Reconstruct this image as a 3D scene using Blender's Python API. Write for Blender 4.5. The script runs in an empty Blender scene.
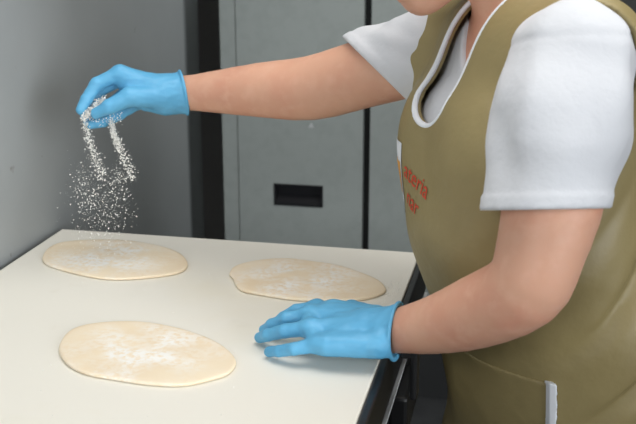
import bpy, bmesh, math, random
import numpy as np
from mathutils import Vector, Matrix
from mathutils.bvhtree import BVHTree

random.seed(7); np.random.seed(7)
SC = bpy.context.scene
COL = SC.collection

# ------------------------------------------------------------------ camera
F_PX = 1048.0                      # focal length for a 636 px wide frame
PITCH = math.atan2(306, F_PX)      # looking down
YAW = math.radians(12.0)           # turned left of the table's long side
CAM_H = 1.50
cam_d = bpy.data.cameras.new('camera'); cam = bpy.data.objects.new('camera', cam_d); COL.objects.link(cam)
cam_d.sensor_width = 36.0; cam_d.lens = 36.0 * F_PX / 636.0
cam_d.clip_start = 0.02
cam.location = (0, 0, CAM_H)
cam.rotation_euler = (math.pi/2 - PITCH, 0, YAW)
cam_d.dof.use_dof = True; cam_d.dof.focus_distance = 1.68; cam_d.dof.aperture_fstop = 6.3
SC.camera = cam

# ------------------------------------------------------------------ world, lights, exposure
SC.view_settings.view_transform = 'Standard'; SC.view_settings.look = 'None'
SC.view_settings.gamma = 1.0; SC.view_settings.use_curve_mapping = False
SC.view_settings.exposure = 0.0
world = bpy.data.worlds.new('World'); SC.world = world; world.use_nodes = True
world.node_tree.nodes['Background'].inputs[0].default_value = (0.75, 0.85, 1, 1)
world.node_tree.nodes['Background'].inputs[1].default_value = 0.25

def area(name, loc, target, size, power, col=(1, 1, 1), spread=180):
    d = bpy.data.lights.new(name, 'AREA'); d.shape = 'RECTANGLE'; d.size, d.size_y = size
    d.energy = power; d.color = col; d.spread = math.radians(spread)
    o = bpy.data.objects.new(name, d); COL.objects.link(o); o.location = loc
    o.rotation_euler = (Vector(target) - Vector(loc)).to_track_quat('-Z', 'Y').to_euler()
    return o
area('ceiling_lamp_light', (0.05, 1.6, 2.62), (0.0, 1.65, 0), (2.0, 1.3), 19.5, (1.0, 0.985, 0.95), 130)
area('locker_fill_light', (-0.85, -1.5, 2.1), (-0.2, 3.1, 1.3), (1.1, 0.9), 19, (0.93, 0.97, 1.0), 110)  # added fill that brightens the locker fronts; no window is built
area('wall_fill_light', (2.2, -0.95, 1.7), (-1.2, 1.2, 1.15), (2.6, 1.7), 15, (0.93, 0.97, 1.0), 50)  # added soft beam that brightens the near part of the left wall

# ------------------------------------------------------------------ helpers: placing
CP, SP, CY, SY = math.cos(PITCH), math.sin(PITCH), math.cos(YAW), math.sin(YAW)
RV = np.array([CY, SY, 0.0]); DV = np.array([-SY, CY, 0.0]); ZV = np.array([0, 0, 1.0])
CAMP = np.array([0, 0, CAM_H])
def ray(px, py):
    x = (px - 318)/F_PX; y = -(py - 212)/F_PX
    return RV*x + ZV*(y*CP - SP) + DV*(y*SP + CP)
def at(px, py, z): return CAMP + ray(px, py)*z                 # a point at depth z
def on_h(px, py, h):                                           # a point at height h
    d = ray(px, py); return CAMP + d*((h - CAM_H)/d[2])
def on_y(px, py, y):
    d = ray(px, py); return CAMP + d*(y/d[1])
def on_x(px, py, x):
    d = ray(px, py); return CAMP + d*(x/d[0])

# ------------------------------------------------------------------ helpers: materials
def lin(c):
    return tuple(((v/255)/12.92 if v/255 <= 0.04045 else ((v/255 + 0.055)/1.055)**2.4) for v in c)
def mat(name, col, rough=0.6, metal=0.0, noise=None, bump=None, spec=0.5, sss=None, sheen=None, coords='Object'):
    """noise=(scale, colour2, lo, hi) mixes a second colour in; bump=(scale, strength, distance)."""
    m = bpy.data.materials.new(name); m.use_nodes = True
    n = m.node_tree.nodes; l = m.node_tree.links; b = n['Principled BSDF']
    b.inputs['Base Color'].default_value = (*lin(col), 1)
    b.inputs['Roughness'].default_value = rough; b.inputs['Metallic'].default_value = metal
    b.inputs['Specular IOR Level'].default_value = spec
    tc = n.new('ShaderNodeTexCoord')
    if noise:
        for k, (sc, c2, lo, hi) in enumerate(noise if isinstance(noise, list) else [noise]):
            t = n.new('ShaderNodeTexNoise'); t.inputs['Scale'].default_value = sc; t.inputs['Detail'].default_value = 5
            l.new(tc.outputs[coords], t.inputs['Vector'])
            r = n.new('ShaderNodeMapRange'); r.inputs[1].default_value = lo; r.inputs[2].default_value = hi
            l.new(t.outputs[0], r.inputs[0])
            mx = n.new('ShaderNodeMix'); mx.data_type = 'RGBA'
            l.new(r.outputs[0], mx.inputs[0])
            src = b.inputs['Base Color'].links[0].from_socket if b.inputs['Base Color'].links else None
            if src: l.new(src, mx.inputs[6])
            else: mx.inputs[6].default_value = (*lin(col), 1)
            mx.inputs[7].default_value = (*lin(c2), 1)
            l.new(mx.outputs[2], b.inputs['Base Color'])
    if bump:
        t = n.new('ShaderNodeTexNoise'); t.inputs['Scale'].default_value = bump[0]; t.inputs['Detail'].default_value = 4
        l.new(tc.outputs[coords], t.inputs['Vector'])
        bp = n.new('ShaderNodeBump'); bp.inputs['Strength'].default_value = bump[1]; bp.inputs['Distance'].default_value = bump[2]
        l.new(t.outputs[0], bp.inputs['Height']); l.new(bp.outputs[0], b.inputs['Normal'])
    if sss:
        b.inputs['Subsurface Weight'].default_value = sss; b.inputs['Subsurface Radius'].default_value = (0.012, 0.005, 0.003)
        b.inputs['Subsurface Scale'].default_value = 0.6
    if sheen: b.inputs['Sheen Weight'].default_value = sheen
    return m

# ------------------------------------------------------------------ helpers: meshes
def link(name, me, m=None, parent=None, smooth=False):
    o = bpy.data.objects.new(name, me); COL.objects.link(o)
    if m: me.materials.append(m)
    if smooth: me.polygons.foreach_set('use_smooth', [True]*len(me.polygons))
    if parent:
        o.parent = parent; o.matrix_parent_inverse = Matrix.Translation(-Vector(parent.location))
    return o
def bm_obj(name, bm, m, parent=None, smooth=False):
    me = bpy.data.meshes.new(name); bmesh.ops.recalc_face_normals(bm, faces=bm.faces); bm.to_mesh(me); bm.free()
    return link(name, me, m, parent, smooth)
def add_box(bm, lo, hi, bevel=0.0):
    g = bmesh.ops.create_cube(bm, size=1.0)
    lo, hi = Vector(lo), Vector(hi)
    for v in g['verts']:
        v.co = Vector([lo[i] + (v.co[i] + 0.5)*(hi[i] - lo[i]) for i in range(3)])
    if bevel:
        es = list({e for v in g['verts'] for e in v.link_edges})
        bmesh.ops.bevel(bm, geom=es, offset=bevel, segments=2, profile=0.5, affect='EDGES')
def box(name, lo, hi, m, parent=None, bevel=0.0):
    bm = bmesh.new(); add_box(bm, lo, hi, bevel); return bm_obj(name, bm, m, parent)
def empty(name, loc, label, cat, group=None):
    o = bpy.data.objects.new(name, None); COL.objects.link(o); o.location = loc; o.empty_display_size = 0.1
    o['label'] = label; o['category'] = cat
    if group: o['group'] = group
    return o

# ---- signed distances -> mesh (surface nets, then pulled onto the exact surface)
def smin(a, b, k):
    h = np.clip(0.5 + 0.5*(b - a)/k, 0, 1)
    return b + (a - b)*h - k*h*(1 - h)
def smax(a, b, k): return -smin(-a, -b, k)
def cone(P, a, b, ra, rb):
    a = np.asarray(a, np.float32); b = np.asarray(b, np.float32); ab = b - a
    t = np.clip(((P - a) @ ab)/max(float(ab @ ab), 1e-9), 0, 1)
    q = P - a - t[:, None]*ab
    return np.sqrt((q*q).sum(1)) - (ra + (rb - ra)*t)
def ell(P, c, r, ax=None):
    q = P - np.asarray(c, np.float32)
    if ax is not None: q = q @ np.asarray(ax, np.float32).T
    r = np.asarray(r, np.float32)
    k0 = np.sqrt(((q/r)**2).sum(1)); k1 = np.sqrt(((q/(r*r))**2).sum(1)) + 1e-9
    return k0*(k0 - 1)/k1
def chain(P, pts, k=0.004):
    d = None
    for (a, ra), (b, rb) in zip(pts[:-1], pts[1:]):
        e = cone(P, a, b, ra, rb); d = e if d is None else smin(d, e, k)
    return d
def nets(name, f, lo, hi, h, m, parent=None, iters=2):
    lo = np.asarray(lo, float); hi = np.asarray(hi, float)
    n = np.ceil((hi - lo)/h).astype(int) + 1
    ax = [(lo[i] + h*np.arange(n[i])).astype(np.float32) for i in range(3)]
    V = np.empty(n, np.float32)
    st = max(1, 400000//int(n[1]*n[2]))
    for i in range(0, n[0], st):
        X, Y, Z = np.meshgrid(ax[0][i:i+st], ax[1], ax[2], indexing='ij')
        V[i:i+st] = f(np.stack([X.ravel(), Y.ravel(), Z.ravel()], 1)).reshape(X.shape)
    S = V < 0
    nx, ny, nz = n - 1
    cs = [(i, j, k) for i in (0, 1) for j in (0, 1) for k in (0, 1)]
    cnt = np.zeros((nx, ny, nz), np.int8)
    for i, j, k in cs: cnt += S[i:i+nx, j:j+ny, k:k+nz]
    act = (cnt > 0) & (cnt < 8)
    idx = np.full((nx, ny, nz), -1, np.int64); I = np.argwhere(act); idx[act] = np.arange(len(I))
    acc = np.zeros((len(I), 3)); c = np.zeros(len(I))
    for a in range(3):
        for b0 in (0, 1):
            for b1 in (0, 1):
                o0 = [0, 0, 0]; others = [x for x in range(3) if x != a]
                o0[others[0]] = b0; o0[others[1]] = b1
                o1 = list(o0); o1[a] = 1
                v0 = V[I[:, 0]+o0[0], I[:, 1]+o0[1], I[:, 2]+o0[2]]; v1 = V[I[:, 0]+o1[0], I[:, 1]+o1[1], I[:, 2]+o1[2]]
                mk = (v0 < 0) != (v1 < 0)
                t = np.where(mk, v0/np.where(v0 == v1, 1, v0 - v1), 0)
                p = np.tile(np.array(o0, float), (len(I), 1)); p[:, a] += t
                acc[mk] += p[mk]; c[mk] += 1
    P = (lo + (I + acc/c[:, None])*h).astype(np.float32)
    faces = []
    for a in range(3):
        b, d = [x for x in range(3) if x != a]
        sl0 = [slice(None)]*3; sl1 = [slice(None)]*3; sl0[a] = slice(0, -1); sl1[a] = slice(1, None)
        E = S[tuple(sl0)] != S[tuple(sl1)]
        Q = np.argwhere(E)
        ok = (Q[:, b] > 0) & (Q[:, d] > 0) & (Q[:, b] < n[b]-1) & (Q[:, d] < n[d]-1)
        Q = Q[ok]
        def g(db, dd):
            R = Q.copy(); R[:, b] += db; R[:, d] += dd
            return idx[R[:, 0], R[:, 1], R[:, 2]]
        q = np.stack([g(-1, -1), g(0, -1), g(0, 0), g(-1, 0)], 1)
        flip = S[Q[:, 0], Q[:, 1], Q[:, 2]]
        if a == 1: flip = ~flip
        q[~flip] = q[~flip][:, ::-1]
        faces.append(q)
    Fq = np.concatenate(faces)
    e = h*0.15
    for _ in range(iters):
        v = f(P); G = np.stack([(f(P + np.eye(3, dtype=np.float32)[i]*e) - f(P - np.eye(3, dtype=np.float32)[i]*e))/(2*e) for i in range(3)], 1)
        g2 = (G*G).sum(1) + 1e-6
        step = np.clip(v/g2, -h*2, h*2)
        mv = -step[:, None]*G
        ln = np.sqrt((mv*mv).sum(1)) + 1e-9
        P = P + mv*np.minimum(1, 0.7*h/ln)[:, None]
    me = bpy.data.meshes.new(name)
    me.vertices.add(len(P)); me.vertices.foreach_set('co', P.astype(np.float32).ravel())
    me.loops.add(len(Fq)*4); me.loops.foreach_set('vertex_index', Fq.ravel().astype(np.int32))
    me.polygons.add(len(Fq)); me.polygons.foreach_set('loop_start', np.arange(0, len(Fq)*4, 4, dtype=np.int32))
    me.update(calc_edges=True); me.validate()
    return link(name, me, m, parent, True)
def noise3(P, s, seed=0):
    r = np.random.RandomState(seed); d = np.zeros(len(P), np.float32)
    for k in range(5):
        w = r.normal(size=3); w = w/np.linalg.norm(w)*s*(1 + 0.35*k)
        d += np.sin(P @ w.astype(np.float32) + r.uniform(0, 6.3))/(1 + 0.4*k)
    return d/2.5

# ------------------------------------------------------------------ materials
M_white = mat('table_white', (233, 229, 218), 0.5, noise=[(2.2, (228, 220, 198), 0.55, 0.8), (9, (224, 218, 204), 0.66, 0.85)])
M_black = mat('black_enamel', (26, 26, 27), 0.35)
M_alu = mat('pale_edging', (186, 188, 190), 0.4)
M_steelleg = mat('leg_steel', (90, 92, 95), 0.4, 0.8)
M_lock = mat('locker_paint', (168, 175, 172), 0.5, noise=(30, (162, 169, 166), 0.45, 0.7))
M_gap = mat('dark_gap', (20, 22, 22), 0.8)
M_pull = mat('black_plastic', (30, 30, 34), 0.4)
M_shade = mat('shade_dark', (62, 64, 66), 0.7)  # dark tone standing in for shadow low behind the table
M_chip = mat('paint_chip', (205, 208, 208), 0.7)
M_wall = mat('grey_wall', (158, 162, 163), 0.5, 0, noise=[(3, (150, 154, 155), 0.4, 0.7), (26, (128, 128, 123), 0.70, 0.78)])
M_paint = mat('room_paint', (108, 109, 108), 0.8)
M_recess = mat('recess_paint', (205, 206, 206), 0.8)
M_floor = mat('floor_tile', (70, 72, 74), 0.5, noise=(14, (60, 62, 64), 0.4, 0.7))
M_skin = mat('skin', (214, 164, 138), 0.5, noise=[(9, (206, 146, 122), 0.45, 0.75), (40, (220, 172, 147), 0.5, 0.8)], sss=0.12, bump=(260, 0.12, 0.001), spec=0.35)
M_shirt = mat('white_jersey', (205, 206, 210), 0.9, bump=(60, 0.35, 0.004))
M_apron = mat('olive_cloth', (146, 131, 89), 0.5, bump=(22, 0.35, 0.008), noise=(12, (138, 123, 82), 0.4, 0.7))
M_pipe = mat('white_piping', (225, 227, 232), 0.7)
M_red = mat('red_print', (205, 62, 36), 0.6)
M_orange = mat('orange_print', (222, 160, 78), 0.6)
M_glove = mat('blue_nitrile', (97, 172, 212), 0.45, bump=(60, 0.35, 0.004), noise=(20, (88, 163, 204), 0.4, 0.7), spec=0.45)
M_trouser = mat('dark_trousers', (52, 54, 62), 0.85)
M_shoe = mat('white_clog', (215, 215, 210), 0.5)
M_hair = mat('brown_hair', (62, 44, 34), 0.5, bump=(60, 0.5, 0.006))
M_cap = mat('white_cap', (226, 226, 224), 0.85)
M_lip = mat('lip', (186, 104, 98), 0.45)
M_eye = mat('eye_white', (232, 228, 222), 0.2)
M_iris = mat('iris', (66, 46, 32), 0.15)
M_flour = mat('flour', (240, 238, 232), 0.95)

# dough: pale cream with a dusting of flour, thickest in the middle of the disc
def dough_mat(name, seed):
    m = mat(name, (236, 219, 190), 0.7, bump=(45, 0.2, 0.002))
    n = m.node_tree.nodes; l = m.node_tree.links; b = n['Principled BSDF']
    tc = n.new('ShaderNodeTexCoord')
    mp = n.new('ShaderNodeMapping'); mp.inputs['Location'].default_value = (seed*3.1, seed*1.7, 0); l.new(tc.outputs['Object'], mp.inputs[0])
    def nz(sc, det): 
        t = n.new('ShaderNodeTexNoise'); t.inputs['Scale'].default_value = sc; t.inputs['Detail'].default_value = det
        l.new(mp.outputs[0], t.inputs['Vector']); return t.outputs[0]
    def mr(s, a, c):
        r = n.new('ShaderNodeMapRange'); r.inputs[1].default_value = a; r.inputs[2].default_value = c; l.new(s, r.inputs[0]); return r.outputs[0]
    def mul(a, c):
        r = n.new('ShaderNodeMath'); r.operation = 'MULTIPLY'; l.new(a, r.inputs[0]); l.new(c, r.inputs[1]); return r.outputs[0]
    ln = n.new('ShaderNodeVectorMath'); ln.operation = 'LENGTH'; l.new(tc.outputs['Object'], ln.inputs[0])
    centre = mr(ln.outputs['Value'], 0.145, 0.05)
    mask = mul(mul(mr(nz(15, 3), 0.36, 0.56), mr(nz(110, 5), 0.33, 0.56)), centre)
    mx = n.new('ShaderNodeMix'); mx.data_type = 'RGBA'; l.new(mask, mx.inputs[0])
    base = n.new('ShaderNodeMix'); base.data_type = 'RGBA'; l.new(mr(nz(10, 2), 0.35, 0.7), base.inputs[0])
    base.inputs[6].default_value = (*lin((238, 222, 195)), 1); base.inputs[7].default_value = (*lin((231, 211, 180)), 1)
    l.new(base.outputs[2], mx.inputs[6]); mx.inputs[7].default_value = (*lin((243, 240, 234)), 1)
    l.new(mx.outputs[2], b.inputs['Base Color'])
    return m

# ------------------------------------------------------------------ room shell
TAB = 0.86
pBL = on_h(62, 229, TAB); pBR = on_h(421, 252.5, TAB); pR = on_h(372, 382, TAB); pL = on_h(0, 270, TAB)
XL = (pBL[0] + pL[0])/2; YB = (pBL[1] + pBR[1])/2; XR = (pBR[0] + pR[0])/2; YF = 0.80
LOCK = on_h(221, 124.0, TAB)                       # where the wall side of the lockers stands
YL = LOCK[1]
XW = XL - 0.012
def struct(o): o['kind'] = 'structure'; return o
X1, Y0, Y1, ZC = 3.7, -2.9, YL + 0.55, 2.7
struct(box('floor', (XW - 1.0, Y0 - 0.1, -0.1), (X1 + 0.1, Y1 + 0.1, 0), M_floor))
YE = on_x(186, 150, XW)[1] + 0.83                          # wall ends here; recess beyond is added to darken the strip beside the lockers
bm = bmesh.new(); add_box(bm, (XW - 0.9, Y0, 0), (XW, YE, ZC))
bmesh.ops.bevel(bm, geom=[e for e in bm.edges if all(abs(v.co.x - XW) < 1e-4 and abs(v.co.y - YE) < 1e-4 for v in e.verts)], offset=0.82, segments=40, profile=0.5, affect='EDGES')  # wide curve added so the wall fades into shade towards the lockers
wl = struct(bm_obj('wall_left', bm, M_wall, None, True)); wl.modifiers.new('flat', 'WEIGHTED_NORMAL')
struct(box('added_recess_side', (XW - 1.0, YE - 0.1, 0), (XW - 0.9, Y1, ZC), M_wall))
struct(box('added_recess_end', (XW - 0.9, Y1 - 0.1, 0), (XW + 0.02, Y1, ZC), M_recess))  # added back of the recess, there to read as darkness
struct(box('wall_back', (XW - 0.1, Y1, 0), (X1 + 0.1, Y1 + 0.1, ZC), M_paint))
struct(box('wall_right', (X1, Y0, 0), (X1 + 0.1, Y1, ZC), M_paint))
struct(box('wall_front', (XW - 0.1, Y0 - 0.1, 0), (X1 + 0.1, Y0, ZC), M_paint))
struct(box('ceiling', (XW - 1.0, Y0 - 0.1, ZC), (X1 + 0.1, Y1 + 0.1, ZC + 0.1), M_paint))

# ------------------------------------------------------------------ metal lockers behind the table
def on_l(px, py): return on_y(px, py, YL)
xs0 = on_l(222.5, 150)[0]; xd0 = on_l(238.5, 150)[0]; xd1 = on_l(363, 150)[0]; xd2 = on_l(369.5, 150)[0]
W_DOOR = xd1 - xd0
locker = empty('metal_locker', (xs0 + 0.4, YL + 0.22, 0), 'grey metal locker with black recessed pulls standing behind the white table', 'locker')
LH = 1.85; LB = 0.30
xe = xd2 + W_DOOR + 0.035
bm = bmesh.new()
add_box(bm, (xs0, YL + 0.004, LB), (xd0 - 0.003, YL + 0.42, LH)); add_box(bm, (xd2 + W_DOOR + 0.003, YL + 0.004, LB), (xe, YL + 0.42, LH))
add_box(bm, (xs0, YL + 0.40, LB), (xe, YL + 0.42, LH)); add_box(bm, (xs0, YL + 0.004, LH - 0.03), (xe, YL + 0.42, LH)); add_box(bm, (xs0, YL + 0.004, LB), (xe, YL + 0.42, LB + 0.04))
bm_obj('carcass', bm, M_lock, locker)
box('shade_base', (xs0 + 0.01, YL + 0.015, 0), (xe - 0.01, YL + 0.41, LB), M_shade, locker)  # tall dark base added in place of the shadow under the lockers
box('gap_strip', (xd1 - 0.01, YL + 0.022, LB + 0.04), (xd2 + 0.01, YL + 0.05, LH - 0.03), M_gap, locker)  # strip blackened to give the gap between the doors its darkness
hA, hB = on_l(274, 183), on_l(323, 204)
hz0 = on_l(298, 206)[2]; hz1 = on_l(298, 184.5)[2]
def door(x0, x1):
    hx0 = x0 + (hA[0] - xd0); hx1 = x0 + (hB[0] - xd0)
    z0, z1, y0, y1 = LB + 0.006, LH - 0.033, YL, YL + 0.02
    bm = bmesh.new()
    for lo, hi in (((x0, z0), (hx0, z1)), ((hx1, z0), (x1, z1)), ((hx0, z0), (hx1, hz0)), ((hx0, hz1), (hx1, z1))):
        add_box(bm, (lo[0], y0, lo[1]), (hi[0], y1, hi[1]))
    d = bm_obj('door', bm, M_lock, locker)
    bm = bmesh.new(); t = 0.006
    add_box(bm, (hx0, y0 + 0.03, hz0), (hx1, y0 + 0.036, hz1))
    add_box(bm, (hx0, y0 - 0.003, hz0), (hx0 + t, y0 + 0.034, hz1)); add_box(bm, (hx1 - t, y0 - 0.003, hz0), (hx1, y0 + 0.034, hz1))
    add_box(bm, (hx0, y0 - 0.003, hz0), (hx1, y0 + 0.034, hz0 + t)); add_box(bm, (hx0, y0 - 0.003, hz1 - t), (hx1, y0 + 0.034, hz1))
    # slanted finger plate inside the recess
    a = [bm.verts.new(v) for v in ((hx0 + t, y0 + 0.004, hz0 + t), (hx1 - t, y0 + 0.004, hz0 + t), (hx1 - t, y0 + 0.028, hz0 + 0.028), (hx0 + t, y0 + 0.028, hz0 + 0.028))]
    bm.faces.new(a)
    h = bm_obj('recessed_pull', bm, M_pull, d)
    return d
d0 = door(xd0, xd1 - 0.001)
door(xd2 + 0.001, xd2 + W_DOOR)
pc = on_l(311, 125.5)
bm = bmesh.new()
vs = [bm.verts.new((pc[0] + x, YL - 0.0006, pc[2] + z)) for x, z in ((-.009, -.006), (.008, -.007), (.007, .001), (.001, .010), (-.004, .002))]
f = bm.faces.new(vs); r = bmesh.ops.extrude_face_region(bm, geom=[f])
for v in r['geom']:
    if isinstance(v, bmesh.types.BMVert): v.co.y += 0.0005
bm_obj('paint_chip', bm, M_chip, d0)

# ------------------------------------------------------------------ work table
table = empty('work_table', ((XL+XR)/2, (YF+YB)/2, 0), 'long white-topped work table with black edge holding the dough', 'table')
box('tabletop', (XL, YF, TAB - 0.03), (XR - 0.002, YB, TAB), M_white, table, 0.002)
box('edge_band', (XR - 0.002, YF, TAB - 0.075), (XR + 0.012, YB, TAB - 0.003), M_black, table, 0.003)
box('trim_strip', (XR + 0.004, YF, TAB - 0.085), (XR + 0.016, YB, TAB - 0.0805), M_alu, table, 0.001)
bm = bmesh.new()
add_box(bm, (XR - 0.05, YF + 0.02, TAB - 0.20), (XR + 0.004, YB - 0.02, TAB - 0.075), 0.003)
add_box(bm, (XL + 0.02, YF + 0.02, TAB - 0.13), (XL + 0.06, YB - 0.02, TAB - 0.03), 0.003)
add_box(bm, (XL + 0.02, YB - 0.06, TAB - 0.13), (XR - 0.05, YB - 0.02, TAB - 0.03), 0.003)
bm_obj('under_frame', bm, M_black, table)
for x in (XL + 0.02, XR - 0.06):
    for y in (YF + 0.02, YB - 0.07):
        box('leg', (x, y, 0), (x + 0.05, y + 0.05, TAB - 0.1), M_steelleg, table, 0.004)
bx = on_x(404, 385, XR + 0.02)
bk = box('bracket', (XR + 0.003, bx[1] - 0.06, TAB - 0.16), (XR + 0.034, bx[1] + 0.07, TAB - 0.092), M_black, table, 0.006)
bh = on_x(414.5, 370, XR + 0.05)
bm = bmesh.new(); add_box(bm, (XR + 0.044, bh[1] - 0.012, bh[2] - 0.045), (XR + 0.056, bh[1] + 0.012, bh[2] + 0.05), 0.005)
add_box(bm, (XR + 0.03, bh[1] - 0.01, bh[2] + 0.02), (XR + 0.05, bh[1] + 0.01, bh[2] + 0.04), 0.003)
bm_obj('lever', bm, M_black, bk)

# ------------------------------------------------------------------ discs of dough
def dough(outline, label, seed, th=0.0062):
    pts = np.array([on_h(x, y, TAB + 0.0035)[:2] for x, y in outline]); c = pts.mean(0)
    # closed Catmull-Rom through the outline
    n = len(pts); cur = []
    for i in range(n):
        p0, p1, p2, p3 = pts[i-1], pts[i], pts[(i+1) % n], pts[(i+2) % n]
        for t in np.linspace(0, 1, 8, endpoint=False):
            cur.append(0.5*((2*p1) + (p2-p0)*t + (2*p0-5*p1+4*p2-p3)*t*t + (3*p1-p0-3*p2+p3)*t**3))
    cur = np.array(cur) - c; N = len(cur)
    rad = np.sqrt((cur**2).sum(1)).mean()
    rings = [(-0.004, 0.0004), (-0.0012, 0.0012), (0, 0.003), (-0.0012, 0.0052), (-0.004, th*0.93), (-0.010, th)]
    rnd = np.random.RandomState(seed)
    bm = bmesh.new(); R = []
    L = np.sqrt((cur**2).sum(1))
    for dr, z in rings: R.append([bm.verts.new((*(cur[i]*(L[i]+dr)/L[i]), z)) for i in range(N)])
    for s in (0.8, 0.6, 0.4, 0.2):
        R.append([bm.verts.new((*(cur[i]*s), th + 0.0007*math.sin(9*s + i*0.15 + seed) )) for i in range(N)])
    top = bm.verts.new((0, 0, th))
    for a, b in zip(R[:-1], R[1:]):
        for i in range(N): bm.faces.new((a[i], a[(i+1) % N], b[(i+1) % N], b[i]))
    for i in range(N): bm.faces.new((R[-1][i], R[-1][(i+1) % N], top))
    bm.faces.new(R[0][::-1])
    o = bm_obj('pizza_dough', bm, dough_mat('dough', seed), None, True)
    o.location = (c[0], c[1], TAB)
    o['label'] = label; o['category'] = 'dough'; o['group'] = 'rolled dough discs on the table'
    return o
def o7(p): return [(x/2.077, 220 + y/2.077) for x, y in p]
dough(o7([(122,270),(135,240),(165,222),(220,213),(290,212),(360,223),(420,241),(465,264),(490,292),(478,317),(440,331),(380,343),(310,341),(240,331),(180,320),(140,300)]),
      'dough disc nearest the viewer, in the left foreground, alone in front of the others', 1)
dough(o7([(88,78),(100,60),(130,47),(190,42),(260,43),(330,54),(375,71),(390,92),(375,108),(320,118),(240,123),(180,116),(120,101),(95,91)]),
      'dough disc at the far left, under the falling flour', 2)
dough([(220 + x/3.533, 240 + y/3.533) for x, y in [(33,120),(50,96),(100,79),(170,69),(250,67),(330,77),(420,91),(500,117),(560,144),(586,172),(575,190),(520,207),(440,214),(320,213),(240,208),(150,194),(80,180),(56,160),(46,138)]],
      'dough disc behind the gloved hand that rests on the table', 3)

# ------------------------------------------------------------------ the person: skeleton
SL = at(572, 54, 1.35); SR = at(433, 34, 1.70)
EL = at(535, 285, 1.34); WL = on_h(396, 331, TAB + 0.048)
ER = at(312, 88, 1.82); WR = at(186, 93, 1.91)
SRA = at(436, 54, 1.70)
SM = (SL + SR)/2
LV = SL - SR; LV[2] = 0; LV /= np.linalg.norm(LV)
FV = np.cross(LV, ZV)
BX = np.stack([FV, LV, ZV])
B0 = np.array([SM[0], SM[1], 0.0])
def B(f, l, h): return B0 + FV*f + LV*l + ZV*h
def loc(P): return (P - B0.astype(np.float32)) @ BX.astype(np.float32).T     # -> forward, left, height
CHIN = at(419, 14, 1.53)
TILT = math.radians(34)
HF = FV*math.cos(TILT) - ZV*math.sin(TILT); HU = FV*math.sin(TILT) + ZV*math.cos(TILT)
HX = np.stack([HF, LV, HU])
HC = CHIN - HF*0.078 + HU*0.108
def H(f, l, u): return HC + HF*f + LV*l + HU*u
NB = B(-0.085, 0.004, SM[2] + 0.02)

def torso(P, kw=0.0):
    d = ell(P, B(-0.145, 0, 0.90), (0.17, 0.20, 0.19), BX)
    d = smin(d, ell(P, B(-0.064, 0, 1.06), (0.162, 0.18, 0.19), BX), 0.06)
    d = smin(d, ell(P, B(-0.085, 0, 1.20), (0.135, 0.17, 0.17), BX), 0.05)
    for s in (-1, 1): d = smin(d, ell(P, B(0.0, 0.075*s, 1.155), (0.085, 0.082, 0.09), BX), 0.05)
    d = smin(d, cone(P, SL - LV*0.03 - ZV*0.005 - FV*0.045, SR + LV*0.03 - ZV*0.01 - FV*0.045, 0.062, 0.062), 0.05)
    return d
def limb(P, pts):                                  # smooth taper through the given joints
    K = [np.append(p, r) for p, r in pts]; K = [2*K[0] - K[1]] + K + [2*K[-1] - K[-2]]
    out = []
    for p0, p1, p2, p3 in zip(K[:-3], K[1:-2], K[2:-1], K[3:]):
        for t in (0, 0.34, 0.67):
            out.append(0.5*(2*p1 + (p2-p0)*t + (2*p0-5*p1+4*p2-p3)*t*t + (3*p1-p0-3*p2+p3)*t**3))
    out.append(K[-2])
    d = None
    for a, b in zip(out[:-1], out[1:]):
        e = cone(P, a[:3], b[:3], a[3], b[3]); d = e if d is None else np.minimum(d, e)
    return d
ARM_L = [(SL, 0.064), (SL*0.45 + EL*0.55 + RV*0.006, 0.0655), (EL*0.85 + SL*0.15, 0.057), (EL*0.93 + WL*0.07, 0.053), (EL*0.62 + WL*0.38 - ZV*0.011, 0.0495), (EL*0.3 + WL*0.7 - ZV*0.010, 0.0405), (WL, 0.0315)]
ARM_R = [(SRA, 0.06), (SRA*0.45 + ER*0.55, 0.0575), (ER, 0.0555), (ER*0.6 + WR*0.4, 0.048), (WR, 0.0305)]
def arm_l(P): return limb(P, ARM_L)
def arm_r(P): return limb(P, ARM_R)
def neck(P): return cone(P, NB - ZV*0.03, H(-0.05, 0, -0.05), 0.057, 0.055)
def head(P):
    d = ell(P, H(-0.01, 0, 0.03), (0.098, 0.076, 0.098), HX)
    d = smin(d, ell(P, H(0.03, 0, -0.055), (0.064, 0.058, 0.064), HX), 0.04)
    d = smin(d, ell(P, H(0.064, 0, -0.094), (0.02, 0.022, 0.018), HX), 0.025)
    d = smin(d, cone(P, H(0.088, 0, 0.012), H(0.108, 0, -0.028), 0.006, 0.012), 0.014)
    for s in (-1, 1):
        d = smin(d, ell(P, H(0.104, 0.011*s, -0.031), (0.008, 0.008, 0.007), HX), 0.006)
        d = smax(d, -ell(P, H(0.094, 0.032*s, 0.008), (0.014, 0.018, 0.011), HX), 0.012)
        d = smin(d, ell(P, H(-0.015, 0.076*s, -0.01), (0.018, 0.008, 0.032), HX), 0.006)
        d = smin(d, cone(P, H(0.083, 0.018*s, 0.026), H(0.074, 0.045*s, 0.026), 0.007, 0.006), 0.012)
    d = smin(d, ell(P, H(0.088, 0, -0.057), (0.009, 0.024, 0.006), HX), 0.006)
    d = smin(d, ell(P, H(0.085, 0, -0.070), (0.009, 0.02, 0.007), HX), 0.006)
    return d
HIPS = [(B(-0.15, 0.085*s, 0.86), B(-0.10, 0.095*s, 0.46), B(-0.11, 0.10*s, 0.09)) for s in (-1, 1)]
def legs(P, o=0.0):
    d = None
    for a, b, c in HIPS:
        e = chain(P, [(a, 0.082+o), (b, 0.058+o), (b*0.7 + c*0.3, 0.058+o), (c, 0.04+o)], 0.02)
        d = e if d is None else smin(d, e, 0.02)
    return d
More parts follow.
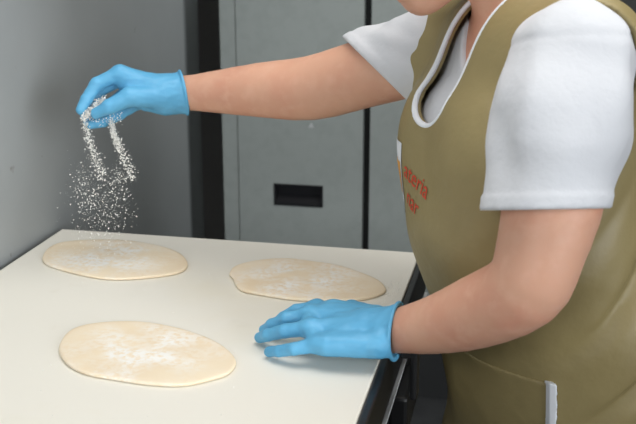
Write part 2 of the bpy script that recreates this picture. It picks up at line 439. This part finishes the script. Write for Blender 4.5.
def body(P):
    d = smin(torso(P) + 0.008, legs(P), 0.03)
    d = smin(d, arm_l(P), 0.02); d = smin(d, arm_r(P), 0.02)
    d = smin(d, neck(P), 0.035); d = smin(d, head(P), 0.02)
    # palms inside the gloves, feet inside the shoes
    d = smin(d, cone(P, WL, WL*0.45 + on_h(330, 325, TAB + 0.045)*0.55, 0.028, 0.016), 0.01)
    d = smin(d, cone(P, WR, WR*0.45 + at(132, 88, 1.90)*0.55, 0.028, 0.018), 0.01)
    for a, b, c in HIPS: d = smin(d, cone(P, c - ZV*0.03, c + FV*0.15 - ZV*0.055, 0.035, 0.025), 0.03)
    return d

person = empty('person', tuple(B(-0.1, 0, 0)), 'person in olive apron, white shirt and blue gloves sprinkling flour beside the table', 'person')
allp = np.array([SL, SR, EL, WL, ER, WR, at(150, 95, 1.9), HC + 0.13, HC - 0.13, B(-.3, -.25, 0), B(.2, .25, 0), B(-.3, .25, 0), B(.2, -.25, 0)])
bod = nets('body', body, np.concatenate([(allp.min(0) - 0.08)[:2], [0.0]]), allp.max(0) + 0.08, 0.0072, M_skin, person)

# ---- gloves
def glove(name, W, W2, cuff_r, mcps, fingers, thumb, extra, parent, lo_hi, label):
    W = np.asarray(W)
    def f(P):
        d = cone(P, W2, W, cuff_r[0], cuff_r[1])
        for (m, r) in mcps: d = smin(d, cone(P, W2, m, 0.021, r), 0.014)
        for (a, ra), (b, rb) in zip(mcps[:-1], mcps[1:]): d = smin(d, cone(P, a, b, ra, rb), 0.008)
        for (a, b, ra, rb) in extra: d = smin(d, cone(P, a, b, ra, rb), 0.014)
        fd = None
        for ch in fingers:
            e = chain(P, ch, 0.003); fd = e if fd is None else smin(fd, e, 0.0012)
        d = smin(d, fd, 0.006)
        d = smin(d, chain(P, thumb, 0.005), 0.006)
        ax = (W - W2)/np.linalg.norm(W - W2)
        t = (P - W.astype(np.float32)) @ ax.astype(np.float32)
        # loose wrinkles round the cuff and across the back of the hand
        wr = np.exp(-((t + 0.015)/0.03)**2)
        d = d + wr*0.0013*noise3(P, 210, 3) + 0.0005*noise3(P, 330, 5)
        # rolled rim, then the open end of the cuff
        q = P - W.astype(np.float32) - t[:, None]*ax.astype(np.float32); rr = np.sqrt((q*q).sum(1))
        rim = np.sqrt((rr - cuff_r[1] - 0.0005)**2 + (t + 0.002)**2) - 0.0026
        d = smax(d, t, 0.002)
        d = smin(d, rim, 0.002)
        inner = np.maximum(rr - (cuff_r[1] - 0.0042 + t*(cuff_r[1] - cuff_r[0])/np.linalg.norm(W - W2)), -(t + 0.018))
        return smax(d, -inner, 0.001)
    o = nets(name, f, lo_hi[0], lo_hi[1], 0.0019, M_glove, parent)
    o['label'] = label
    return o
T = TAB
def L_(x, y, h): return on_h(x, y, T + h)
lm = [(L_(317, 308, .042), .0125), (L_(310, 315, .047), .013), (L_(310, 328, .045), .0125), (L_(317, 344, .035), .0115)]
lf = [[(lm[0][0], .012), (L_(296, 311, .036), .0105), (L_(283, 318, .022), .0092), (L_(276, 323, .012), .0078)],
      [(lm[1][0], .0125), (L_(287, 319, .040), .0108), (L_(272, 325, .024), .0095), (L_(264, 330, .012), .008)],
      [(lm[2][0], .012), (L_(285, 331, .036), .0108), (L_(268, 335, .022), .0095), (L_(260, 337.5, .0112), .0085)],
      [(lm[3][0], .0112), (L_(294, 349, .027), .0096), (L_(279, 351, .018), .0085), (L_(269, 352, .0105), .0077)]]
lt = [(L_(376, 316, .03), .016), (L_(352, 308, .02), .0125), (L_(334, 312, .014), .0108), (L_(322, 318, .0105), .009)]
lx = [(L_(378, 345, .040), L_(328, 346, .036), .020, .015), (L_(378, 320, .046), L_(334, 313, .046), .021, .0205), (L_(375, 320, .05), L_(325, 316, .048), .018, .014)]
W2L = L_(372, 328.5, .049); WLc = L_(398, 331.5, .050)
pp = np.array([p for c in lf for p, _ in c] + [WLc, W2L] + [p for p, _ in lt])
glove('glove', WLc, W2L, (0.030, 0.041), lm, lf, lt, lx, person, (pp.min(0) - 0.05, pp.max(0) + 0.055), 'blue glove on the hand resting on the table')
rm = [(at(120, 73.5, 1.885), .0145), (at(124, 76, 1.905), .0145), (at(132, 88, 1.925), .014), (at(140, 101, 1.93), .013)]
rf = [[(rm[0][0], .014), (at(97, 84, 1.878), .0125), (at(86, 100, 1.872), .0105), (at(80.5, 110, 1.868), .0085)],
      [(rm[1][0], .0135), (at(100, 90, 1.905), .0122), (at(90, 107, 1.9), .0105), (at(85, 116, 1.89), .0085)],
      [(rm[2][0], .0135), (at(112, 104, 1.928), .0115), (at(98, 117, 1.91), .0102), (at(88, 122, 1.9), .0085)],
      [(rm[3][0], .0125), (at(120, 114, 1.925), .0108), (at(103, 122, 1.905), .0095), (at(91, 124.5, 1.89), .0082)]]
rt = [(at(158, 97, 1.885), .021), (at(130, 97, 1.868), .0175), (at(109, 107, 1.862), .013), (at(96, 113.5, 1.868), .0098)]
rx = [(at(165, 92, 1.905), at(128, 82, 1.895), .03, .02), (at(165, 98, 1.91), at(146, 103, 1.91), .022, .014)]
W2R = at(165, 96, 1.905); WRc = at(184.5, 92.5, 1.912)
pp = np.array([p for c in rf for p, _ in c] + [WRc, W2R] + [p for p, _ in rt])
glove('glove', WRc, W2R, (0.035, 0.0395), rm, rf, rt, rx, person, (pp.min(0) - 0.05, pp.max(0) + 0.055), 'blue glove on the raised hand pinching flour')

# ---- white t-shirt
HLp = at(543.5, 209.5, 1.325); HL0 = SL
uL = (EL - SL)/np.linalg.norm(EL - SL)
HRp = at(378, 72, 1.76)
nR = np.cross(ray(378, 76), at(405, 103, 1.76) - at(348, 47, 1.76)); nR /= np.linalg.norm(nR); nR *= np.sign(nR @ (ER - SR))
nL = np.cross(ray(543, 209), at(603, 209, 1.325) - at(484, 211, 1.325)); nL /= np.linalg.norm(nL); nL *= np.sign(nL @ uL)
def rot_l(P): return (P - HLp.astype(np.float32)) @ nL.astype(np.float32)
def rot_r(P): return (P - HRp.astype(np.float32)) @ nR.astype(np.float32)
def sleeves(P, o=0.0):
    a = chain(P, [(SL + uL*0.01, 0.08+o), (SL*0.55 + HLp*0.45, 0.085+o), (HLp + uL*0.03, 0.0765+o)], 0.03)
    hr = HRp + (ER - SRA)*0.45
    b = chain(P, [(SRA, 0.08+o), (HRp, 0.07+o), (hr, 0.068+o)], 0.03)
    return a, b
def shirt(P):
    q = loc(P)
    a, b = sleeves(P)
    folds = 0.0045*np.sin(70*q[:, 1] + 42*q[:, 2] + 22*q[:, 0]) * np.clip(0.5 + noise3(P, 22, 11), 0, 1) + 0.003*noise3(P, 48, 12)
    tl, tr = rot_l(P), rot_r(P)
    seam = 0.0015*np.exp(-((tl + 0.212)/0.005)**2)
    hem_l = np.where((tl > -0.019) & (tl < 0.1), 0.0022, 0.0); hem_r = np.where((tr > -0.016) & (tr < 0.1), 0.0018, 0.0)
    a = smax(a + 1.5*folds*np.clip(-tl*12, 0.25, 1) + seam - hem_l, tl, 0.003); b = smax(b + folds*np.clip(-0.1 + 1.1*np.exp(-((tr + 0.04)/0.04)**2), 0.12, 1) + 0.0016*np.sin(130*q[:, 2] - 90*q[:, 0] + 1.2*noise3(P, 25, 14))*np.exp(-((tr + 0.055)/0.03)**2) - hem_r, tr, 0.003)
    d = smin(smin(torso(P) + 0.001 + 0.3*folds, a, 0.03), b, 0.03)
    # open sleeve ends
    d = smax(d, -np.maximum(arm_l(P) - 0.004, -tl - 0.03), 0.001); d = smax(d, -np.maximum(arm_r(P) - 0.004, -tr - 0.03), 0.001)
    # V neck
    d = smax(d, -vneck(P), 0.002)
    return smax(d, 0.84 - q[:, 2], 0.002)
def vneck(P):
    q = loc(P)
    hv = SM[2] - 0.078
    w = np.clip((q[:, 2] - hv)*0.62, -0.05, 0.082)
    v = np.maximum(np.abs(q[:, 1]) - w, -0.07 - q[:, 0])
    return np.minimum(v*0.85, neck(P) - 0.018)
pts = np.array([SL, SR, HLp, HRp, B(-.27, -.2, .84), B(.15, .2, 1.4), B(-.27, .2, .84), B(.15, -.2, 1.4)])
nets('tshirt', shirt, pts.min(0) - 0.1, pts.max(0) + 0.1, 0.0045, M_shirt, person)

# ---- olive apron with white piping
NKH = SM[2] - 0.114
def outer(P):
    q = loc(P)
    d = smin(torso(P) - 0.017, cone(P, SR + LV*0.02 - ZV*0.03, SR - LV*0.02 - ZV*0.03 + FV*0.01, 0.069, 0.062), 0.03)
    c = (np.sqrt(((q[:, 0] + 0.15)/0.165)**2 + (q[:, 1]/0.20)**2) - 1)*0.165
    sk = smax(c - (0.92 - q[:, 2])*0.04, q[:, 2] - 0.92, 0.04)
    d = smin(d, sk, 0.05)
    amp = np.clip((1.16 - q[:, 2])*6, 0.15, 1)
    fold = 0.003*np.sin(30*q[:, 2] + 26*q[:, 0] + 9*q[:, 1] + 1.5*noise3(P, 9, 2)) + 0.0035*noise3(P, 26, 21)
    fold = fold + 0.011*np.exp(-5*np.sin(21*q[:, 2] + 22*q[:, 0] + 6*q[:, 1] + 0.9*noise3(P, 8, 6))**2)*np.clip((0.02 - q[:, 0])*9, 0, 1)*np.clip(0.8 + noise3(P, 11, 8), 0, 1)
    return d + amp*fold - 0.008*np.exp(-(neckline(P)/0.045)**2)*np.clip((q[:, 2] - NKH + 0.05)*12, 0, 1)*np.clip(q[:, 0]*20 + 1, 0, 1)
def neckline(P):
    q = loc(P)
    hy = np.clip(q[:, 2], NKH + 0.04, NKH + 0.5)
    w = 0.044 + 0.0*np.clip(hy - NKH - 0.04, 0, 0.25)
    d2 = np.sqrt((q[:, 1] + 0.022 - 0.20*np.clip(hy - NKH - 0.04, 0, 0.25))**2 + (q[:, 2] - hy)**2) - w
    back = cone(P, NB - ZV*0.02, NB + ZV*0.1, 0.078, 0.078)
    return smin(np.maximum(d2, -0.07 - q[:, 0]), back, 0.02)
def armholes(P):
    q = loc(P)
    a = cone(P, SL - LV*0.02 - ZV*0.075, SL + LV*0.3 - ZV*0.09, 0.088, 0.1)
    a = smin(a, cone(P, SL + LV*0.0 + ZV*0.0, SL + LV*0.3 + ZV*0.0, 0.072, 0.1), 0.03)
    b = cone(P, SRA - LV*0.075 - ZV*0.045, SRA - LV*0.3 - ZV*0.05, 0.075, 0.1)
    b = smin(b, cone(P, SRA - LV*0.075 + ZV*0.02, SRA - LV*0.3 + ZV*0.03, 0.07, 0.1), 0.03)
    return np.minimum(a, b)
def apron(P):
    o = outer(P); q = loc(P)
    d = smax(o, -(o + 0.013), 0.001)
    d = smax(d, -neckline(P), 0.002); d = smax(d, -armholes(P), 0.002)
    return smax(d, 0.5 - q[:, 2], 0.002)
pts = np.array([B(-.33, -.28, .5), B(.2, .28, 1.45), B(-.33, .28, .5), B(.2, -.28, 1.45)])
ap = nets('apron', apron, pts.min(0) - np.array([.03, .03, .02]), pts.max(0) + 0.02, 0.0042, M_apron, person)
def piping(P):
    o = outer(P) + 0.003; n = neckline(P) - 0.001
    return np.sqrt(o*o + n*n) - 0.0041
pts = np.array([B(-.14, -.12, NKH - .03), B(.18, .12, NKH + .25), B(-.14, .12, NKH), B(.18, -.12, NKH)])
nets('neck_piping', piping, pts.min(0), pts.max(0), 0.0026, M_pipe, ap)
# side pocket: a second layer of cloth low on the near hip, its rear edge bound in white
apv = BVHTree.FromPolygons([v.co.copy() for v in ap.data.vertices], [tuple(p.vertices) for p in ap.data.polygons])
def on_apron(px, py): return np.array(apv.ray_cast(Vector(CAMP), Vector(ray(px, py)))[0])
PK = on_apron(549, 383); pq = loc(np.array([on_apron(548.5, 420)], np.float32))[0]; pk = loc(np.array([PK], np.float32))[0]; PS = float((pq[0] - pk[0])/(pq[2] - pk[2]))
def pocket(P):
    o = outer(P); q = loc(P)
    d = np.maximum(o - 0.0022, -(o + 0.008))
    d = np.maximum(d, pk[0] + PS*(q[:, 2] - pk[2]) - q[:, 0]); d = np.maximum(d, q[:, 2] - pk[2]); d = np.maximum(d, 0.62 - q[:, 2])
    return np.maximum(d, -0.11 - q[:, 1])
def binding(P):
    o = outer(P) - 0.003; q = loc(P)
    d = np.maximum(np.maximum(np.abs(o) - 0.005, np.abs(q[:, 0] - pk[0] - PS*(q[:, 2] - pk[2])) - 0.0042), np.maximum(q[:, 2] - pk[2] - 0.003, 0.62 - q[:, 2]))
    return np.maximum(d, -q[:, 1])
pts = np.array([B(-.33, -.12, .6), B(.15, .28, pk[2] + .02), B(-.33, .28, .6), B(.15, -.12, .6)])
nets('pocket', pocket, pts.min(0), pts.max(0), 0.0038, M_apron, ap)
pts = np.array([B(pk[0]-.12, .05, .6), B(pk[0]+.12, .3, pk[2] + .02), B(pk[0]-.12, .3, .6), B(pk[0]+.12, .05, .6)])
nets('pocket_binding', binding, pts.min(0), pts.max(0), 0.0019, M_pipe, ap)

# red lettering on the chest, pressed onto the cloth
bvh_me = ap.data
bvh = BVHTree.FromPolygons([v.co.copy() for v in bvh_me.vertices], [tuple(p.vertices) for p in bvh_me.polygons])
def press(name, bm, m, centre_l, centre_h, tilt, parent=None, lift=0.0012):
    """bm lies in the XY plane; X runs to the wearer's left, Y up; it is laid on the front of the apron."""
    bmesh.ops.subdivide_edges(bm, edges=[e for e in bm.edges if e.calc_length() > 0.006], cuts=2)
    ct, sn = math.cos(tilt), math.sin(tilt)
    for v in bm.verts:
        l = centre_l + v.co.x*ct - v.co.y*sn; h = centre_h + v.co.x*sn + v.co.y*ct
        org = Vector(B(0.5, l, h)); hit = bvh.ray_cast(org, Vector(-FV))
        v.co = (hit[0] + hit[1]*lift*(1 if hit[1].dot(Vector(FV)) > 0 else -1)) if hit[0] else Vector(B(0.1, l, h))
    return bm_obj(name, bm, m, ap)
def text_bm(s, size):
    c = bpy.data.curves.new('t', 'FONT'); c.body = s; c.size = size; c.align_x = 'RIGHT'; c.resolution_u = 3; c.offset = 0.0
    o = bpy.data.objects.new('t', c); COL.objects.link(o)
    dg = bpy.context.evaluated_depsgraph_get(); me = bpy.data.meshes.new_from_object(o.evaluated_get(dg))
    bpy.data.objects.remove(o); bpy.data.curves.remove(c)
    bm = bmesh.new(); bm.from_mesh(me); bpy.data.meshes.remove(me)
    bmesh.ops.triangulate(bm, faces=bm.faces)
    return bm
press('red_lettering', text_bm('ateria', 0.038), M_red, 0.021, 1.088, -0.2)
press('red_lettering', text_bm('nar', 0.038), M_red, -0.003, 1.056, -0.2)
def sheet_bm(w, h):
    bm = bmesh.new(); bmesh.ops.create_grid(bm, x_segments=10, y_segments=14, size=0.5)
    for v in bm.verts: v.co.x *= w; v.co.y *= h
    return bm
em = press('printed_emblem', sheet_bm(0.052, 0.094), M_pipe, -0.101, 1.106, 0.0)
e2 = press('emblem_centre', sheet_bm(0.044, 0.050), M_orange, -0.101, 1.098, 0.0, em, 0.002)

# ---- trousers, shoes, hair and cap (below and above the picture)
def trousers(P):
    q = loc(P)
    d = smin(legs(P, 0.014), torso(P) - 0.001, 0.03)
    return smax(smax(d, q[:, 2] - 0.86, 0.002), 0.07 - q[:, 2], 0.002)
pts = np.array([B(-.3, -.22, .07), B(.12, .22, .88), B(-.3, .22, .07), B(.12, -.22, .07)])
nets('trousers', trousers, pts.min(0) - .03, pts.max(0) + .03, 0.008, M_trouser, person)
for a, b, c in HIPS:
    def shoe(P, c=c):
        c0 = np.array([c[0], c[1], 0.0])
        d = cone(P, c0 - FV*0.03 + ZV*0.05, c0 + FV*0.15 + ZV*0.036, 0.050, 0.040)
        d = smin(d, cone(P, c0 - FV*0.03 + ZV*0.05, c0 - FV*0.02 + ZV*0.09, 0.05, 0.052), 0.02)
        return smax(d, 0.001 - P[:, 2], 0.004)
    c0 = np.array([c[0], c[1], 0.0])
    nets('shoe', shoe, c0 - np.array([.26, .26, .01]), c0 + np.array([.26, .26, .16]), 0.006, M_shoe, person)
def hair(P):
    d = ell(P, H(-0.02, 0, 0.045), (0.106, 0.088, 0.102), HX)
    d = smin(d, ell(P, H(-0.115, 0, -0.005), (0.045, 0.045, 0.045), HX), 0.02)
    cut = ell(P, H(0.09, 0, -0.045), (0.095, 0.085, 0.125), HX)
    return smax(d + 0.0015*noise3(P, 160, 31), -cut, 0.01)
nets('hair', hair, HC - 0.2, HC + 0.2, 0.006, M_hair, person)
for s in (-1, 1):
    bm = bmesh.new(); bmesh.ops.create_uvsphere(bm, u_segments=16, v_segments=10, radius=0.0125, matrix=Matrix.Translation(Vector(H(0.068, 0.032*s, 0.006))))
    e = bm_obj('eye', bm, M_eye, person, True)
    bm = bmesh.new(); bmesh.ops.create_uvsphere(bm, u_segments=12, v_segments=8, radius=0.0062, matrix=Matrix.Translation(Vector(H(0.0755, 0.032*s, 0.003))))
    bm_obj('iris', bm, M_iris, e, True)

# ------------------------------------------------------------------ falling flour
def grains(spec):
    V, Fc = [], []
    base = bmesh.new(); bmesh.ops.create_icosphere(base, subdivisions=1, radius=1.0)
    bv = np.array([v.co[:] for v in base.verts]); bf = np.array([[v.index for v in f.verts] for f in base.faces]); base.free()
    k = 0
    for p, r in spec:
        s = np.random.uniform(0.6, 1.3, 3)*r
        V.append(bv*s + p); Fc.append(bf + k); k += len(bv)
    me = bpy.data.meshes.new('falling_flour'); me.from_pydata(np.concatenate(V).tolist(), [], np.concatenate(Fc).tolist())
    return me
rs = np.random.RandomState(4); spec = []
def stream(path, n, spread, r0, r1, zsp=0.012):
    path = np.array(path, float)
    for _ in range(n):
        t = rs.uniform(0, 1)**1.15*(len(path) - 1); i = min(int(t), len(path) - 2); u = t - i
        c = path[i]*(1-u) + path[i+1]*u
        w = spread*(0.45 + 0.8*t/(len(path)-1))
        p = at(c[0] + rs.normal()*w, c[1] + rs.normal()*w*1.2, c[2] + rs.normal()*zsp)
        spec.append((p, r0 + (r1 - r0)*rs.uniform()**4))
stream([(84, 117, 1.88), (88, 138, 1.885), (96, 160, 1.89), (104, 177, 1.89)], 900, 3.3, .0004, .0018)
stream([(110, 120, 1.895), (115, 138, 1.895), (124, 158, 1.90), (133, 177, 1.90)], 900, 2.8, .0004, .0020)
stream([(113, 131, 1.895), (119, 146, 1.895)], 300, 2.0, .0005, .0022)
stream([(80, 175, 1.89), (96, 200, 1.9), (100, 228, 1.9)], 600, 13, .0003, .0014, 0.03)
stream([(118, 172, 1.9), (118, 200, 1.9), (112, 230, 1.9)], 560, 10, .0003, .0014, 0.03)
stream([(90, 195, 1.9), (96, 232, 1.9)], 420, 15, .0003, .0014, 0.03)
# the pinch between thumb and fingertips
for _ in range(420):
    u = rs.uniform(); p = at(84 + 22*u + rs.normal()*2.0, 117 - 20*u*(1-0.1*u) + rs.normal()*2.2, 1.872 + 0.012*u + rs.normal()*0.006)
    spec.append((p, rs.uniform(.0007, .0020)))
for _ in range(120):
    p = at(rs.uniform(80, 122), 119 + rs.normal()*3.0, 1.872 + rs.normal()*0.006); spec.append((p, rs.uniform(.0005, .0013)))
spec = [(p, r) for p, r in spec if p[2] > TAB + 0.014]
fl = link('falling_flour', grains(spec), M_flour)
fl['label'] = 'white flour falling in two streams from the raised glove onto the table'; fl['category'] = 'flour'; fl['kind'] = 'stuff'
# crumbs of flour lying on the table top
spec = []
for _ in range(420):
    x, y = [(rs.normal(395, 12), rs.normal(292, 7)), (rs.uniform(30, 400), rs.uniform(236, 420))][int(rs.uniform() < 0.35)]
    p = on_h(x, y, TAB + 0.0003)
    if XL + .01 < p[0] < XR - .01 and p[1] < YB - .01: r = rs.uniform(.0003, .0010); p[2] += r; spec.append((p, r))
me = grains(spec); me.name = 'flour_crumbs'
fc = link('flour_crumbs', me, M_flour)
fc['label'] = 'fine flour specks scattered on the white table top'; fc['category'] = 'flour'; fc['kind'] = 'stuff'
